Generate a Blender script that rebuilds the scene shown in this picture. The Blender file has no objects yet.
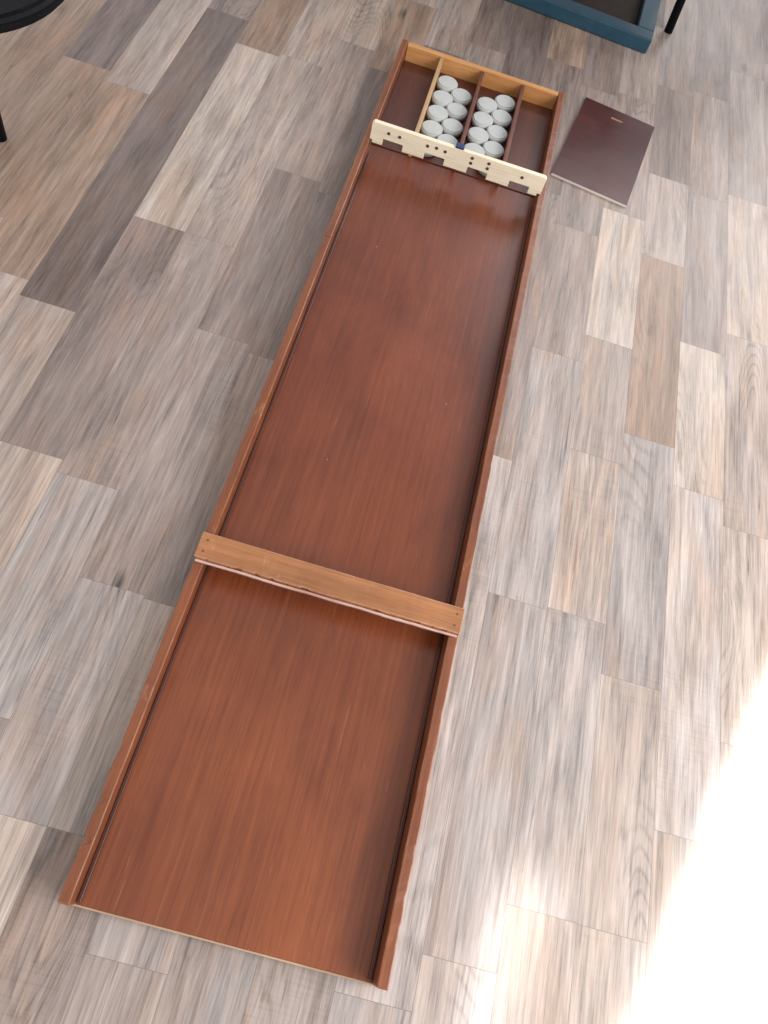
import bpy, bmesh, math, random
from mathutils import Vector, Matrix, Euler, noise
random.seed(7)
scene=bpy.context.scene
col=scene.collection
scene.view_settings.view_transform='Standard'
scene.view_settings.look='None'
scene.view_settings.exposure=0

# ---------------------------------------------------------------- node helpers
class NT:
    def __init__(s,name):
        s.m=bpy.data.materials.new(name); s.m.use_nodes=True
        s.t=s.m.node_tree; s.n=s.t.nodes; s.l=s.t.links
        s.b=s.n["Principled BSDF"]
    def node(s,typ,**kw):
        n=s.n.new(typ)
        for k,v in kw.items(): setattr(n,k,v)
        return n
    def put(s,sock,val):
        if hasattr(val,'is_output'): s.l.new(val,sock)
        elif isinstance(val,(int,float)):
            sock.default_value=val if not hasattr(sock.default_value,'__len__') else [val]*len(sock.default_value)
        else:
            v=list(val)
            if len(sock.default_value)==4 and len(v)==3: v.append(1)
            sock.default_value=v
    def math(s,op,a,b=0.0,clamp=False):
        n=s.node('ShaderNodeMath',operation=op,use_clamp=clamp)
        s.put(n.inputs[0],a); s.put(n.inputs[1],b); return n.outputs[0]
    def mix(s,f,a,b,mode='MIX'):
        n=s.node('ShaderNodeMix',data_type='RGBA',blend_type=mode)
        s.put(n.inputs[0],f); s.put(n.inputs[6],a); s.put(n.inputs[7],b); return n.outputs[2]
    def ramp(s,f,lo,hi,a=0.0,b=1.0):
        n=s.node('ShaderNodeMapRange',clamp=True)
        s.put(n.inputs[0],f)
        for i,v in enumerate((lo,hi,a,b)): n.inputs[i+1].default_value=v
        return n.outputs[0]
    def coords(s,scale,off=None,src='Object'):
        tc=s.node('ShaderNodeTexCoord'); mp=s.node('ShaderNodeMapping')
        mp.inputs['Scale'].default_value=scale
        s.l.new(tc.outputs[src],mp.inputs[0])
        if off is not None: s.l.new(off,mp.inputs['Location'])
        return mp.outputs[0]
    def noise(s,vec,scale=1.0,detail=4,rough=.55,dist=0.0):
        n=s.node('ShaderNodeTexNoise'); n.inputs['Scale'].default_value=scale
        n.inputs['Detail'].default_value=detail; n.inputs['Roughness'].default_value=rough
        n.inputs['Distortion'].default_value=dist
        s.l.new(vec,n.inputs['Vector']); return n.outputs[0]
    def bump(s,h,strength=.3,dist=.001):
        n=s.node('ShaderNodeBump'); n.inputs['Strength'].default_value=strength
        n.inputs['Distance'].default_value=dist
        s.put(n.inputs['Height'],h); s.l.new(n.outputs[0],s.b.inputs['Normal'])

def wood(name,dark,light,wear=(.5,.25,.13),axis='Y',rough=.38,wearamt=0,flecks=False,coat=.1,grain=1.0,spec=.5,cloud=.35,pores=.5,nearwarm=None,rub=0):
    t=NT(name)
    st=[130,130,130]; st['XYZ'.index(axis)]=3.5
    st2=[16,16,16]; st2['XYZ'.index(axis)]=1.8
    st3=[480,480,480]; st3['XYZ'.index(axis)]=16
    g1=t.noise(t.coords(st),1,5,.6,.4)
    g2=t.noise(t.coords(st2),1,3,.5,.6)
    g3=t.noise(t.coords(st3),1,2,.6)
    cl=t.noise(t.coords((5.5,3.2,5.5)),1,5,.6,.5)
    f=t.math('ADD',t.math('MULTIPLY',g1,.40),t.math('MULTIPLY',g2,.75-cloud-.1))
    f=t.math('ADD',f,t.math('MULTIPLY',cl,cloud+.1))
    f=t.ramp(f,.575-.17/grain,.575+.17/grain)
    c=t.mix(f,dark,light)
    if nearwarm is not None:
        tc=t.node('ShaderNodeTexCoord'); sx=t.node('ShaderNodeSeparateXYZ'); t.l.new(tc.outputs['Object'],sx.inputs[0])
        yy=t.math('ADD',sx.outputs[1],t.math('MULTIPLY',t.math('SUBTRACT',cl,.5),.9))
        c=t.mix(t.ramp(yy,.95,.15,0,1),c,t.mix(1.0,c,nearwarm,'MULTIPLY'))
    p=t.ramp(g3,.54,.72,0,pores)
    c=t.mix(p,c,[x*.6 for x in dark])
    if wearamt>0:
        bv=t.node('ShaderNodeBevel',samples=3); bv.inputs['Radius'].default_value=.0035
        geo=t.node('ShaderNodeNewGeometry')
        d=t.node('ShaderNodeVectorMath',operation='DOT_PRODUCT')
        t.l.new(bv.outputs[0],d.inputs[0]); t.l.new(geo.outputs['True Normal'],d.inputs[1])
        e=t.ramp(d.outputs['Value'],.78,.97,1,0)
        wn=t.noise(t.coords((60,22,60)),1,4,.65)
        wm=t.math('MULTIPLY',e,t.ramp(wn,.40,.56,.30,wearamt))
        c=t.mix(wm,c,wear)
    if rub:
        rb=t.noise(t.coords((38,16,38)),1,5,.7)
        c=t.mix(t.ramp(rb,.60,.70,0,rub),c,wear)
    if flecks:
        v=t.node('ShaderNodeTexVoronoi'); v.inputs['Scale'].default_value=1
        t.l.new(t.coords((26,13,26)),v.inputs['Vector'])
        sp=t.ramp(v.outputs['Distance'],.022,.046,1,0)
        sel=t.node('ShaderNodeSeparateColor'); t.l.new(v.outputs['Color'],sel.inputs[0])
        sp=t.math('MULTIPLY',sp,t.ramp(sel.outputs[0],.74,.78,0,.65))
        c=t.mix(sp,c,(.62,.45,.33))
        sm=t.noise(t.coords((9,9,9)),1,2,.5)
        s2=t.noise(t.coords((300,6,6)),1,2,.5,1.0)
        k=t.math('MULTIPLY',t.ramp(s2,.68,.73),t.ramp(sm,.50,.62,.20,.0))
        c=t.mix(k,c,(.45,.22,.12))
    t.put(t.b.inputs['Base Color'],c)
    r=t.ramp(t.noise(t.coords((9,5,9)),1,4,.6),.3,.7,rough-.06,rough+.10)
    t.put(t.b.inputs['Roughness'],r)
    t.b.inputs['Coat Weight'].default_value=coat
    t.b.inputs['Coat Roughness'].default_value=.32
    t.b.inputs['Specular IOR Level'].default_value=spec
    t.bump(t.math('ADD',g1,t.math('MULTIPLY',g3,.6)),.22,.0005)
    return t.m

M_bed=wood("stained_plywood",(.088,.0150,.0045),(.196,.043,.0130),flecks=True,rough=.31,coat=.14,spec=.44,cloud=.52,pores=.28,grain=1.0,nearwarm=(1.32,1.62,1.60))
M_rail=wood("stained_rail",(.110,.026,.009),(.245,.074,.026),wear=(.50,.25,.12),wearamt=.9,coat=.12,spec=.42,rub=.25)
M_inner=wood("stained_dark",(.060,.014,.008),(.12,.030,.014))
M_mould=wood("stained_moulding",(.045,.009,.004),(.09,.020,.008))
M_bar=wood("orange_brown_bar",(.20,.072,.022),(.44,.180,.066),wear=(.66,.38,.28),axis='X',wearamt=.98,cloud=.30,rub=.2)
M_lip=wood("worn_pink_edge",(.42,.20,.15),(.74,.52,.44),axis='X',rough=.7,coat=0,cloud=.6)
M_div=wood("divider_wood",(.085,.02,.010),(.17,.045,.02))
M_divlight=wood("pale_divider",(.36,.20,.09),(.52,.33,.17))
M_end=wood("honey_end_wood",(.42,.17,.05),(.66,.34,.13),axis='X')
M_gate=wood("pale_gate_wood",(.70,.58,.40),(.84,.75,.58),axis='X',rough=.5,coat=0,grain=.7)
M_panel=wood("maroon_panel_wood",(.036,.0050,.0045),(.074,.0115,.0095),axis='X',rough=.34,flecks=False,coat=.08,spec=.40,grain=1.2)
M_ply=wood("raw_ply_edge",(.36,.20,.11),(.6,.42,.28),axis='X',rough=.7,coat=0)
M_pale=wood("pale_board_edge",(.55,.48,.42),(.72,.66,.60),axis='X',rough=.7,coat=0)

def simple(name,colr,rough=.5,metal=0,var=.12,scale=40,coat=0,bump=.15,spec=.5):
    t=NT(name)
    n=t.noise(t.coords((scale,)*3),1,4,.6)
    c=t.mix(t.ramp(n,.3,.7),[x*(1-var) for x in colr],[min(1,x*(1+var)) for x in colr])
    t.put(t.b.inputs['Base Color'],c)
    t.put(t.b.inputs['Roughness'],t.ramp(n,.3,.7,rough*.9,min(1,rough*1.1)))
    t.b.inputs['Metallic'].default_value=metal
    t.b.inputs['Specular IOR Level'].default_value=spec
    t.b.inputs['Coat Weight'].default_value=coat
    if bump: t.bump(n,bump,.0005)
    return t.m
M_puck=simple("puck_grey_wood",(.465,.475,.455),.6,var=.07,scale=30,bump=0,spec=.35)
M_puckedge=simple("puck_edge",(.47,.475,.455),.6,var=.06,scale=30,bump=0,spec=.35)
M_steel=simple("teal_powder_coat",(.012,.050,.078),.42,var=.15,bump=.1)
M_black=simple("black_paint",(.003,.003,.004),.6,var=.2,spec=.15)
M_dot=simple("dot_ink",(.07,.045,.032),.6)
M_blue=simple("blue_peg_paint",(.01,.02,.09),.4)
M_screw=simple("dark_screw",(.13,.05,.022),.45,metal=.1)
M_gap=simple("seam_dark",(.15,.122,.105),.8)
M_darkinfill=simple("dark_brown_infill",(.022,.014,.010),.7,var=.5,scale=14,spec=.25)

# ---------------------------------------------------------------- floor material
def floor_mat():
    t=NT("laminate_planks")
    at=t.node('ShaderNodeAttribute',attribute_name='tone')
    sd=t.node('ShaderNodeAttribute',attribute_name='seed')
    tone=at.outputs['Color']; seed=sd.outputs['Vector']
    def cc(scale): return t.coords(scale,seed)
    hair=t.noise(cc((430,14,1)),1,3,.7)
    fine=t.noise(cc((190,7,1)),1,4,.7,.5)
    mid=t.noise(cc((60,3.6,1)),1,6,.70,.9)
    broad=t.noise(cc((22,2.8,1)),1,4,.6,.8)
    warm=t.noise(cc((14,3.4,1)),1,4,.6,.7)
    dn=t.noise(cc((8,1.3,1)),1,1,.4,.3)
    dn=t.math('ADD',dn,t.math('MULTIPLY',mid,.03))
    ring=t.math('SINE',t.math('MULTIPLY',dn,240.0))
    rmask=t.ramp(t.noise(cc((6,1.5,1)),1,2,.5),.55,.66)
    rr=t.math('MULTIPLY',t.ramp(ring,.35,.95),rmask)
    v=t.math('ADD',t.math('MULTIPLY',t.math('SUBTRACT',fine,.5),1.20),t.math('MULTIPLY',t.math('SUBTRACT',mid,.5),1.35))
    v=t.math('ADD',v,t.math('MULTIPLY',t.math('SUBTRACT',broad,.5),1.3))
    v=t.math('ADD',v,t.math('MULTIPLY',t.math('SUBTRACT',hair,.5),.85))
    v=t.math('ADD',v,1.06)
    v=t.math('SUBTRACT',v,t.math('MULTIPLY',rr,.26))
    saw=t.noise(cc((12,260,1)),1,3,.6,.3)
    sawm=t.ramp(t.noise(cc((5,3,1)),1,1,.5),.52,.64)
    v=t.math('SUBTRACT',v,t.math('MULTIPLY',t.math('MULTIPLY',t.ramp(saw,.48,.7),sawm),.12))
    cr=t.noise(cc((105,3.0,1)),1,5,.72,1.3)
    v=t.math('SUBTRACT',v,t.ramp(cr,.60,.70,0,.50))
    vo=t.node('ShaderNodeTexVoronoi'); t.l.new(cc((12,4.2,1)),vo.inputs['Vector']); vo.inputs['Scale'].default_value=1
    se=t.node('ShaderNodeSeparateColor'); t.l.new(vo.outputs['Color'],se.inputs[0])
    kd=t.math('ADD',vo.outputs['Distance'],t.math('MULTIPLY',t.math('SUBTRACT',mid,.5),.15))
    kn=t.math('MULTIPLY',t.ramp(kd,.03,.15,1,0),t.ramp(se.outputs[1],.82,.84))
    v=t.math('SUBTRACT',v,t.math('MULTIPLY',kn,.62))
    v=t.math('MAXIMUM',v,.22)
    vc=t.node('ShaderNodeCombineColor')
    for i in range(3): t.put(vc.inputs[i],v)
    c=t.mix(1.0,tone,vc.outputs[0],'MULTIPLY')
    c=t.mix(t.ramp(warm,.46,.66,0,.6),c,t.mix(1.0,c,(1.05,.89,.74),'MULTIPLY'))
    t.put(t.b.inputs['Base Color'],c)
    t.put(t.b.inputs['Roughness'],t.ramp(fine,.3,.7,.38,.55))
    t.b.inputs['Specular IOR Level'].default_value=.5
    t.bump(t.math('ADD',fine,mid),.28,.0005)
    return t.m
M_floor=floor_mat()

D=(.158,.118,.105); DM=(.202,.154,.135); Md=(.262,.206,.180); ML=(.315,.253,.220)
L=(.370,.303,.260); LB=(.350,.297,.270); G=(.295,.250,.230); W=(.262,.182,.136); P=(.345,.275,.233)
PITCH=.1105
S={
-5:[(-1,Md),(1.2,DM),(1.9,D)],
-4:[(-1,P),(1.05,W),(1.72,D),(2.3,Md)],
-3:[(-1,Md),(.85,ML),(1.30,W),(1.95,DM)],
-2:[(-1,L),(.72,P),(1.10,W),(1.62,D),(2.1,DM)],
-1:[(-1,Md),(.55,ML),(.97,W),(1.583,ML),(2.15,D)],
0:[(-1,DM),(.30,ML),(.93,D),(1.97,DM),(2.4,D)],
1:[(-1,Md),(.12,P),(.625,DM),(1.21,L),(1.87,W),(2.3,D)],
2:[(-1,Md),(.20,G),(.60,Md),(1.21,ML),(1.885,ML),(2.5,DM)],
3:[(-1,L),(.08,G),(.435,Md),(.98,DM),(1.48,Md),(2.02,P)],
4:[(-1,Md),(.08,L),(.43,Md),(.96,DM),(1.45,DM),(1.95,W),(2.3,ML)],
5:[(-1,ML),(-.05,G),(.6,Md),(1.5,DM),(2.12,ML)],
6:[(-1,G),(.0,ML),(.8,Md),(1.9,Md),(2.2,DM)],
7:[(-1,ML),(.1,P),(1.0,DM),(2.08,D),(2.5,Md)],
8:[(-1,G),(-.02,LB),(.9,Md),(1.7,DM),(2.25,W)],
9:[(-1,LB),(.05,G),(.615,G),(1.20,Md),(1.60,Md),(2.18,DM)],
10:[(-1,ML),(.14,LB),(.62,P),(.97,ML),(1.28,L),(1.71,Md),(2.2,ML),(2.6,D)],
11:[(-1,L),(.139,P),(.528,G),(1.05,W),(1.59,ML),(1.90,DM),(2.3,Md)],
12:[(-1,P),(.30,LB),(.959,L),(1.35,Md),(1.88,Md),(2.33,DM)],
13:[(-1,L),(.47,P),(.90,ML),(1.42,P),(1.92,Md),(2.5,DM)],
14:[(-1,LB),(.62,L),(1.15,Md),(1.66,P),(2.05,DM),(2.6,D)],
15:[(-1,P),(.8,ML),(1.4,L),(2.1,Md)],
16:[(-1,ML),(1.1,Md),(1.9,DM)]}
def floor():
    me=bpy.data.meshes.new("floor"); vs=[];fs=[];mi=[];tones=[];seeds=[]
    def quad(pts,m,tn,sdv):
        b=len(vs); vs.extend(pts); fs.append((b,b+1,b+2,b+3)); mi.append(m); tones.append(tn); seeds.append(sdv)
    g=.0003
    pal=[D,DM,Md,ML,L,LB,G,W,P]
    for s in range(-22,34):
        x0=-.504+PITCH*s; x1=x0+PITCH
        lst=S.get(s)
        if lst is None:
            lst=[(-1,random.choice(pal))]; y=-1+random.uniform(.2,.6)
            while y<4.2: lst.append((y,random.choice(pal))); y+=random.uniform(.4,.75)
        else:
            lst=list(lst); y=lst[-1][0]+.6
            while y<4.2: lst.append((y,random.choice(pal))); y+=random.uniform(.4,.75)
        y=-1-.5; pre=[]
        while y>-3: pre.append((y,random.choice(pal))); y-=.5
        lst=[(-3.4,Md)]+pre[::-1]+lst
        for i,(a,tn) in enumerate(lst):
            b=lst[i+1][0] if i+1<len(lst) else 4.8
            j=random.uniform(.92,1.08)
            tn=tuple(c*j for c in tn)
            sv=(random.uniform(0,80),random.uniform(0,80),random.uniform(0,80))
            X0,X1,Y0,Y1=x0+g,x1-g,a+g,b-g
            quad([(X0,Y0,0),(X1,Y0,0),(X1,Y1,0),(X0,Y1,0)],0,tn,sv)
            quad([(x0,a,0),(x1,a,0),(X1,Y0,0),(X0,Y0,0)],1,tn,sv)
            quad([(x1,a,0),(x1,b,0),(X1,Y1,0),(X1,Y0,0)],1,tn,sv)
            quad([(x1,b,0),(x0,b,0),(X0,Y1,0),(X1,Y1,0)],1,tn,sv)
            quad([(x0,b,0),(x0,a,0),(X0,Y0,0),(X0,Y1,0)],1,tn,sv)
    me.from_pydata(vs,[],fs)
    me.materials.append(M_floor); me.materials.append(M_gap)
    me.polygons.foreach_set('material_index',mi)
    a=me.attributes.new('tone','FLOAT_COLOR','FACE'); c=me.attributes.new('seed','FLOAT_VECTOR','FACE')
    for i in range(len(fs)):
        a.data[i].color=(*tones[i],1); c.data[i].vector=seeds[i]
    o=bpy.data.objects.new("floor",me); col.objects.link(o)
    o["kind"]="structure"; o["label"]="mixed grey and brown wood plank laminate floor"
floor()

# ---------------------------------------------------------------- geometry helpers
def new_obj(name,bm,mats,parent=None,smooth=False):
    me=bpy.data.meshes.new(name); bm.to_mesh(me); bm.free()
    for m in mats: me.materials.append(m)
    if smooth:
        for p in me.polygons: p.use_smooth=True
    o=bpy.data.objects.new(name,me); col.objects.link(o)
    if parent: o.parent=parent
    return o
def bm_box(bm,x0,x1,y0,y1,z0,z1,bev=0.0,seg=2,cuts=0,axis=1,wob=0.0,mi=0):
    r=bmesh.ops.create_cube(bm,size=1)
    vs=r['verts']
    for v in vs:
        v.co=Vector((x0+(v.co.x+.5)*(x1-x0),y0+(v.co.y+.5)*(y1-y0),z0+(v.co.z+.5)*(z1-z0)))
    fs=set(f for v in vs for f in v.link_faces)
    for f in fs: f.material_index=mi
    if bev>0:
        es=list(set(e for v in vs for e in v.link_edges))
        bmesh.ops.bevel(bm,geom=es,offset=bev,segments=seg,affect='EDGES',profile=.5)
    if cuts:
        lo=(x0,y0,z0)[axis]; hi=(x1,y1,z1)[axis]
        for i in range(1,cuts):
            p=[0,0,0]; p[axis]=lo+(hi-lo)*i/cuts; n=[0,0,0]; n[axis]=1
            bmesh.ops.bisect_plane(bm,geom=list(bm.verts)+list(bm.edges)+list(bm.faces),plane_co=p,plane_no=n)
        if wob:
            for v in bm.verts:
                d=noise.noise_vector(v.co*18)*wob+noise.noise_vector(v.co*70)*wob*.5
                d[axis]=0; v.co+=d
def box(name,ext,mats,parent=None,bev=.0015,**k):
    bm=bmesh.new(); bm_box(bm,*ext,bev=bev,**k); return new_obj(name,bm,mats,parent)
def empty(name,loc,label,cat):
    o=bpy.data.objects.new(name,None); col.objects.link(o); o.location=loc; o.empty_display_size=.05
    o["label"]=label; o["category"]=cat; return o
def cyl(bm,cx,cy,z0,z1,r,seg=40,bev=0,mi_side=0,mi_top=0,bseg=3):
    g=bmesh.ops.create_cone(bm,cap_ends=True,segments=seg,radius1=r,radius2=r,depth=z1-z0,
        matrix=Matrix.Translation((cx,cy,(z0+z1)/2)))
    fs=set(f for v in g['verts'] for f in v.link_faces)
    for f in fs: f.material_index=mi_top if abs(f.normal.z)>.9 else mi_side
    if bev:
        es=[e for f in fs if len(f.verts)>4 for e in f.edges]
        bmesh.ops.bevel(bm,geom=list(set(es)),offset=bev,segments=bseg,affect='EDGES')
def tube(bm,a,b,r,seg=16):
    a=Vector(a);b=Vector(b);d=b-a
    mt=Matrix.Translation((a+b)/2)@d.to_track_quat('Z','Y').to_matrix().to_4x4()
    bmesh.ops.create_cone(bm,cap_ends=True,segments=seg,radius1=r,radius2=r,depth=d.length,matrix=mt)

# ---------------------------------------------------------------- shuffleboard
BW=.44; BL=2.012; H=.06; BZ=.016; RT=.0155
board=empty("shuffleboard",(0,0,0),"long reddish brown wooden table shuffleboard lying on plank floor","shuffleboard")
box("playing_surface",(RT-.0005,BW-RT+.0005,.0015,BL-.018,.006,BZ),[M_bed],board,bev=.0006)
e=box("front_edge",(.004,BW-.004,-.0015,.0012,.005,BZ-.003),[M_ply],board,bev=.0006)
e["label"]="worn pale plywood edge"
def rail(x0,x1,y0=0,y1=BL,chip=0):
    bm=bmesh.new(); bm_box(bm,x0,x1,y0,y1,.001,H,bev=.0018,seg=2,cuts=int(150*(y1-y0)),axis=1,wob=.0006)
    xc=(x0+x1)/2
    for v in bm.verts:
        out=(v.co.x<xc) if x0<.2 else (v.co.x>xc)
        if out and v.co.z>.04:
            am=.0007+chip*.0040*max(0,1-v.co.y/.34)
            k=noise.noise(Vector((v.co.y*42,x0*9,2.2)))+.6*noise.noise(Vector((v.co.y*120,1.3,v.co.z*30)))
            d=max(0,k-.15)*am*2
            v.co.x+=d if x0<.2 else -d; v.co.z-=d*.8
    return new_obj("side_rail",bm,[M_rail],board)
rail(0,RT,0,1.262,.8); rail(0,RT,1.2638,BL); rail(BW-RT,BW,0,BL,.15)
box("end_board",(RT+.0006,BW-RT-.0006,BL-.017,BL-.001,.004,H-.002),[M_end],board,bev=.0015)
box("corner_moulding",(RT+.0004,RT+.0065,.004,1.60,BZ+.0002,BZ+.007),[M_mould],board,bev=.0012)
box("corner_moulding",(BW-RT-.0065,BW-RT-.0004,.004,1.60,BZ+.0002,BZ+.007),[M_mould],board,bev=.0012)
for x,m in ((.110,M_divlight),(.220,M_div),(.330,M_div)):
    d=box("divider",(x-.0045,x+.0045,1.640,BL-.018,BZ+.0003,H-.004),[m],board,bev=.0015)
    if m is M_divlight: d["label"]="pale unstained wooden divider"
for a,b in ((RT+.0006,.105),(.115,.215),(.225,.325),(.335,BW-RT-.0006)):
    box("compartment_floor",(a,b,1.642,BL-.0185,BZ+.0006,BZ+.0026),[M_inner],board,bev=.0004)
bm=bmesh.new(); bm_box(bm,-.001,.440,.4955,.541,H+.0012,H+.0130,bev=.0018,seg=2,cuts=150,axis=0,wob=.0004)
for v in bm.verts:
    if v.co.y<.4985:
        k=noise.noise(Vector((v.co.x*75,3.1,v.co.z*40)))+.6*noise.noise(Vector((v.co.x*230,1.7,0)))
        v.co.y+=max(0,k-.10)*.0030
bar=new_obj("starting_bar",bm,[M_bar],board); bar["label"]="lighter orange brown crossbar with worn edge"
lip=box("worn_lip",(.002,.437,.4915,.4951,H+.0012,H+.0064),[M_lip],bar,bev=.0007,cuts=140,axis=0,wob=.0009)
for x,y in ((.010,.508),(.011,.528),(.428,.508),(.429,.528)):
    bm=bmesh.new(); cyl(bm,x,y,H+.0124,H+.0134,.0018,20,.0003); new_obj("screw",bm,[M_screw],bar)

def gate():
    gx0,gx1=.018,.424; y0,y1=1.597,1.608; zr,z1=H+.0012,H+.045; zt=H-.006
    cs=[.068,.168,.272,.374]; hw=.024; oz=H+.0105
    pts=[(gx0-.004,zr),(RT+.0045,zr),(RT+.0045,zt)]
    for c in cs:
        pts+= [(c-hw,zt),(c-hw,oz-.0015),(c-hw+.0015,oz),(c+hw-.0015,oz),(c+hw,oz-.0015),(c+hw,zt)]
    pts+=[(BW-RT-.0045,zt),(BW-RT-.0045,zr),(gx1+.004,zr),(gx1+.004,z1-.004),(gx1,z1),(gx0,z1),(gx0-.004,z1-.004)]
    bm=bmesh.new()
    f=bm.faces.new([bm.verts.new((x,y0,z)) for x,z in pts])
    r=bmesh.ops.extrude_face_region(bm,geom=[f])
    for v in r['geom']:
        if isinstance(v,bmesh.types.BMVert): v.co.y=y1
    bmesh.ops.recalc_face_normals(bm,faces=bm.faces)
    bmesh.ops.bevel(bm,geom=[e for e in bm.edges if len(e.link_faces)==2 and e.calc_face_angle(0)>.9 and abs(e.verts[0].co.y-e.verts[1].co.y)<1e-6],offset=.0006,segments=2,affect='EDGES')
    g=new_obj("scoring_gate",bm,[M_gate],board); g["label"]="pale wooden gate bar with four notches and dots"
    n=[2,3,4,1]
    pat={1:[(0,0)],2:[(-.013,.0),(.013,-.0)],3:[(-.021,.001),(0,.003),(.021,.001)],4:[(-.020,-.006),(-.020,.007),(.020,-.006),(.020,.007)]}
    for c,k in zip(cs,n):
        for dx,dz in pat[k]:
            bm=bmesh.new()
            bmesh.ops.create_cone(bm,cap_ends=True,segments=20,radius1=.0038,radius2=.0038,depth=.0012,
              matrix=Matrix.Translation((c+dx,y0-.0002,H+.028+dz))@Matrix.Rotation(math.pi/2,4,'X'))
            new_obj("score_dot",bm,[M_dot],g)
    bm=bmesh.new(); bm_box(bm,.208,.228,y0+.001,y0+.0175,H+.0453,H+.050,bev=.0015)
    new_obj("peg",bm,[M_blue],g)
gate()

# ---------------------------------------------------------------- pucks
bm=bmesh.new(); cyl(bm,0,0,0,.018,.0268,56,.0026,mi_side=1,mi_top=0,bseg=4)
p0=new_obj("puck",bm,[M_puck,M_puckedge],smooth=True)
for p in p0.data.polygons:
    if abs(p.normal.z)>.99: p.use_smooth=False
PL=dict(label="round pale grey wooden puck lying in compartment",category="puck",group="pucks in the compartments")
first=True
for cx in (.164,.276):
    y=1.935
    x_s=(cx-.0225,cx+.0215)
    for i in range(9):
        x=x_s[i%2] if cx<.2 else x_s[(i+1)%2]
        o=p0 if first else p0.copy()
        if not first: col.objects.link(o)
        first=False
        o.location=(x+random.uniform(-.0008,.0008),y+random.uniform(-.001,.001),BZ+.003)
        o.rotation_euler=(0,0,random.uniform(0,6))
        for k,v in PL.items(): o[k]=v
        y-=.0325 if i%2 else .0315

# ---------------------------------------------------------------- loose panel
def panel():
    w,l,t=.204,.358,.006
    bm=bmesh.new()
    sx,sy0,sy1=.017,l/2-.045,l/2-.038
    xs=[-w/2,-sx,sx,w/2]; ys=[-l/2,sy0,sy1,l/2]
    V={}
    for k,z in enumerate((0,t)):
        for i,x in enumerate(xs):
            for j,y in enumerate(ys): V[i,j,k]=bm.verts.new((x,y,z))
    for i in range(3):
        for j in range(3):
            if i==1 and j==1: continue
            bm.faces.new([V[i,j,1],V[i+1,j,1],V[i+1,j+1,1],V[i,j+1,1]])
            bm.faces.new([V[i,j,0],V[i,j+1,0],V[i+1,j+1,0],V[i+1,j,0]])
    def side(a,b,m=1): bm.faces.new([V[a[0],a[1],0],V[b[0],b[1],0],V[b[0],b[1],1],V[a[0],a[1],1]]).material_index=m
    for i in range(3): side((i,0),(i+1,0)); side((i+1,3),(i,3))
    for j in range(3): side((3,j),(3,j+1)); side((0,j+1),(0,j))
    side((2,1),(1,1),2); side((1,2),(2,2),2); side((1,1),(1,2),2); side((2,2),(2,1),2)
    bmesh.ops.recalc_face_normals(bm,faces=bm.faces)
    o=new_obj("wooden_panel",bm,[M_panel,M_pale,M_ply])
    o.location=(.584,1.926,.0008); o.rotation_euler=(0,0,math.radians(-8.5))
    o["label"]="flat dark maroon wooden panel with small slot on floor"; o["category"]="panel"
panel()

# ---------------------------------------------------------------- table with sled base
tb=empty("table",(.664,2.425,0),"table with dark teal metal base frame on floor","table")
tb.rotation_euler=(0,0,math.radians(-4))
def tbox(name,ext,m=M_steel,bev=.003): return box(name,ext,[m],tb,bev=bev)
tbox("base_bar",(-1.2,0,0,.05,.002,.042))
tbox("base_bar",(-.05,0,.0505,.70,.002,.042))
tbox("base_bar",(-1.2,-1.15,.0505,.70,.002,.042))
tbox("base_bar",(-1.2,0,.7005,.75,.002,.042))
tbox("dark_infill",(-1.149,-.051,.062,.698,.004,.016),M_darkinfill,.002)  # dark brown slab filling the space inside the base frame
tbox("leg",(-.05,0,.70,.75,.0425,.45)); tbox("leg",(-1.2,-1.15,.70,.75,.0425,.45))
box("added_shade_top",(-1.3,.05,.045,1.1,.4505,.485),[M_inner],tb,bev=.003)  # unseen top, added to shade the base frame and floor below

ch=empty("chair",(.728,2.590,0),"black metal chair standing beside the table","chair")
def leg(par,a,b,r=.013):
    bm=bmesh.new(); tube(bm,a,b,r); return new_obj("leg",bm,[M_black],par,smooth=True)
for a,b in (((0,0,0),(-.035,.03,.44)),((.38,0,0),(.36,.03,.44)),((0,.38,0),(.02,.35,.44)),((.38,.38,0),(.36,.35,.44))):
    leg(ch,a,b)
box("seat",(-.045,.39,-.01,.40,.4405,.47),[M_black],ch,bev=.01)
box("backrest",(.0,.38,.40,.42,.55,.85),[M_black],ch,bev=.008)

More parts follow.
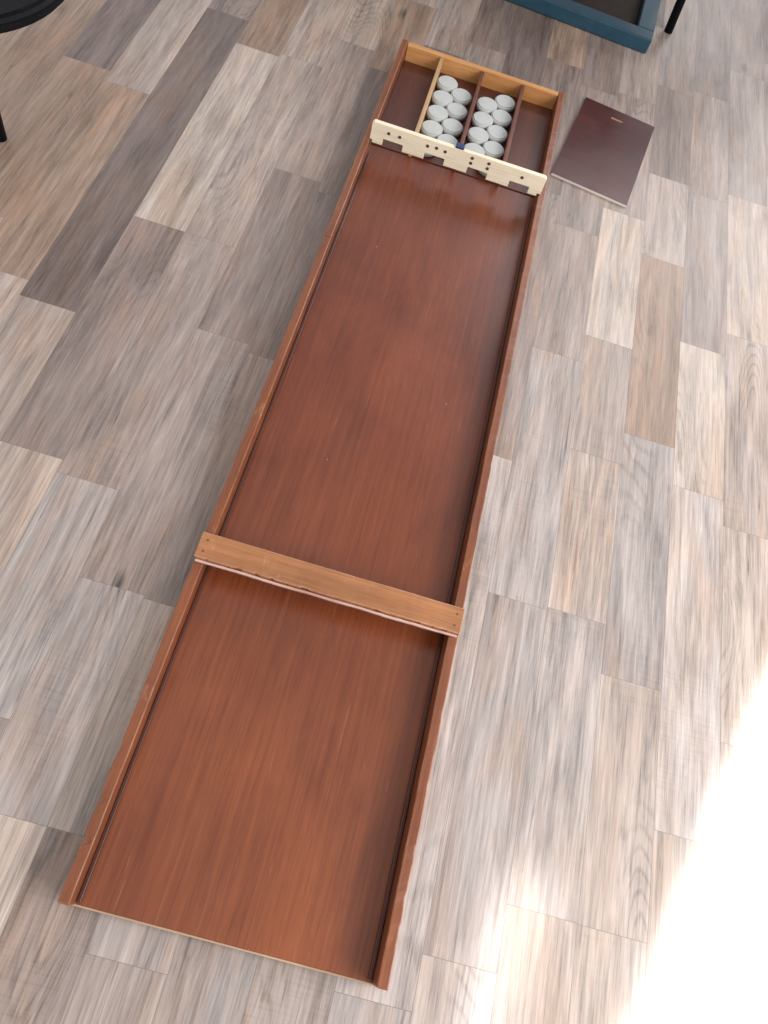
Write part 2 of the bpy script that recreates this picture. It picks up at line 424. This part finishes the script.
st=empty("stool",(-.717,1.295,0),"round black stool with slim central leg","stool")
bm=bmesh.new(); cyl(bm,.010,.004,.340,.37,.20,96,.012); new_obj("seat",bm,[M_black],st)
bm=bmesh.new(); tube(bm,(-.004,.01,.0),(.02,-.01,.3395),.012); new_obj("leg",bm,[M_black],st,smooth=True)

# ---------------------------------------------------------------- light
w=bpy.data.worlds.new("World"); scene.world=w; w.use_nodes=True
bg=w.node_tree.nodes["Background"]; bg.inputs[0].default_value=(.985,.98,1.0,1); bg.inputs[1].default_value=.86
def area(name,loc,target,sx,sy,power,colr,spread=180):
    l=bpy.data.lights.new(name,'AREA'); l.shape='RECTANGLE'; l.size=sx; l.size_y=sy; l.energy=power; l.color=colr
    l.spread=math.radians(spread)
    o=bpy.data.objects.new(name,l); col.objects.link(o); o.location=loc
    o.rotation_euler=(Vector(target)-Vector(loc)).to_track_quat('-Z','Y').to_euler()
    return o
area("window_light",(2.5,-.1,1.7),(.4,.5,0),2.1,1.6,100,(.98,.985,1))
area("far_window_light",(2.2,4.9,2.4),(.5,1.0,0),2.4,1.8,88,(.96,.98,1))
def beam(name,p,width,length,ang,power,spread,dirv,dist=3.2):
    d=Vector(dirv).normalized()
    l=bpy.data.lights.new(name,'AREA'); l.shape='RECTANGLE'; l.energy=power; l.color=(1,.995,.99)
    l.spread=math.radians(spread)
    o=bpy.data.objects.new(name,l); col.objects.link(o)
    o.location=Vector(p)+d*dist
    e=Vector((math.sin(ang),math.cos(ang),0)); y=(e-d*e.dot(d)).normalized(); z=d; x=y.cross(z)
    o.rotation_euler=Matrix((x,y,z)).transposed().to_euler()
    l.size=width; l.size_y=length
    return o
beam("sun_beam",(1.215,.10,0),.50,1.18,math.radians(20),56,3.0,(.75,.15,1.0))
beam("thin_sun_beam",(.615,.05,0),.025,.26,math.radians(8),.10,2.4,(.75,.15,1.0))

# ---------------------------------------------------------------- camera
cd=bpy.data.cameras.new("camera"); cam=bpy.data.objects.new("camera",cd); col.objects.link(cam)
cd.sensor_fit='VERTICAL'; cd.sensor_height=36; cd.lens=36*740/1024; cd.clip_end=100; cd.clip_start=.02
cam.location=(.2047,.0708,1.1793); cam.rotation_euler=(.4662,-.1826,.2369)
scene.camera=cam
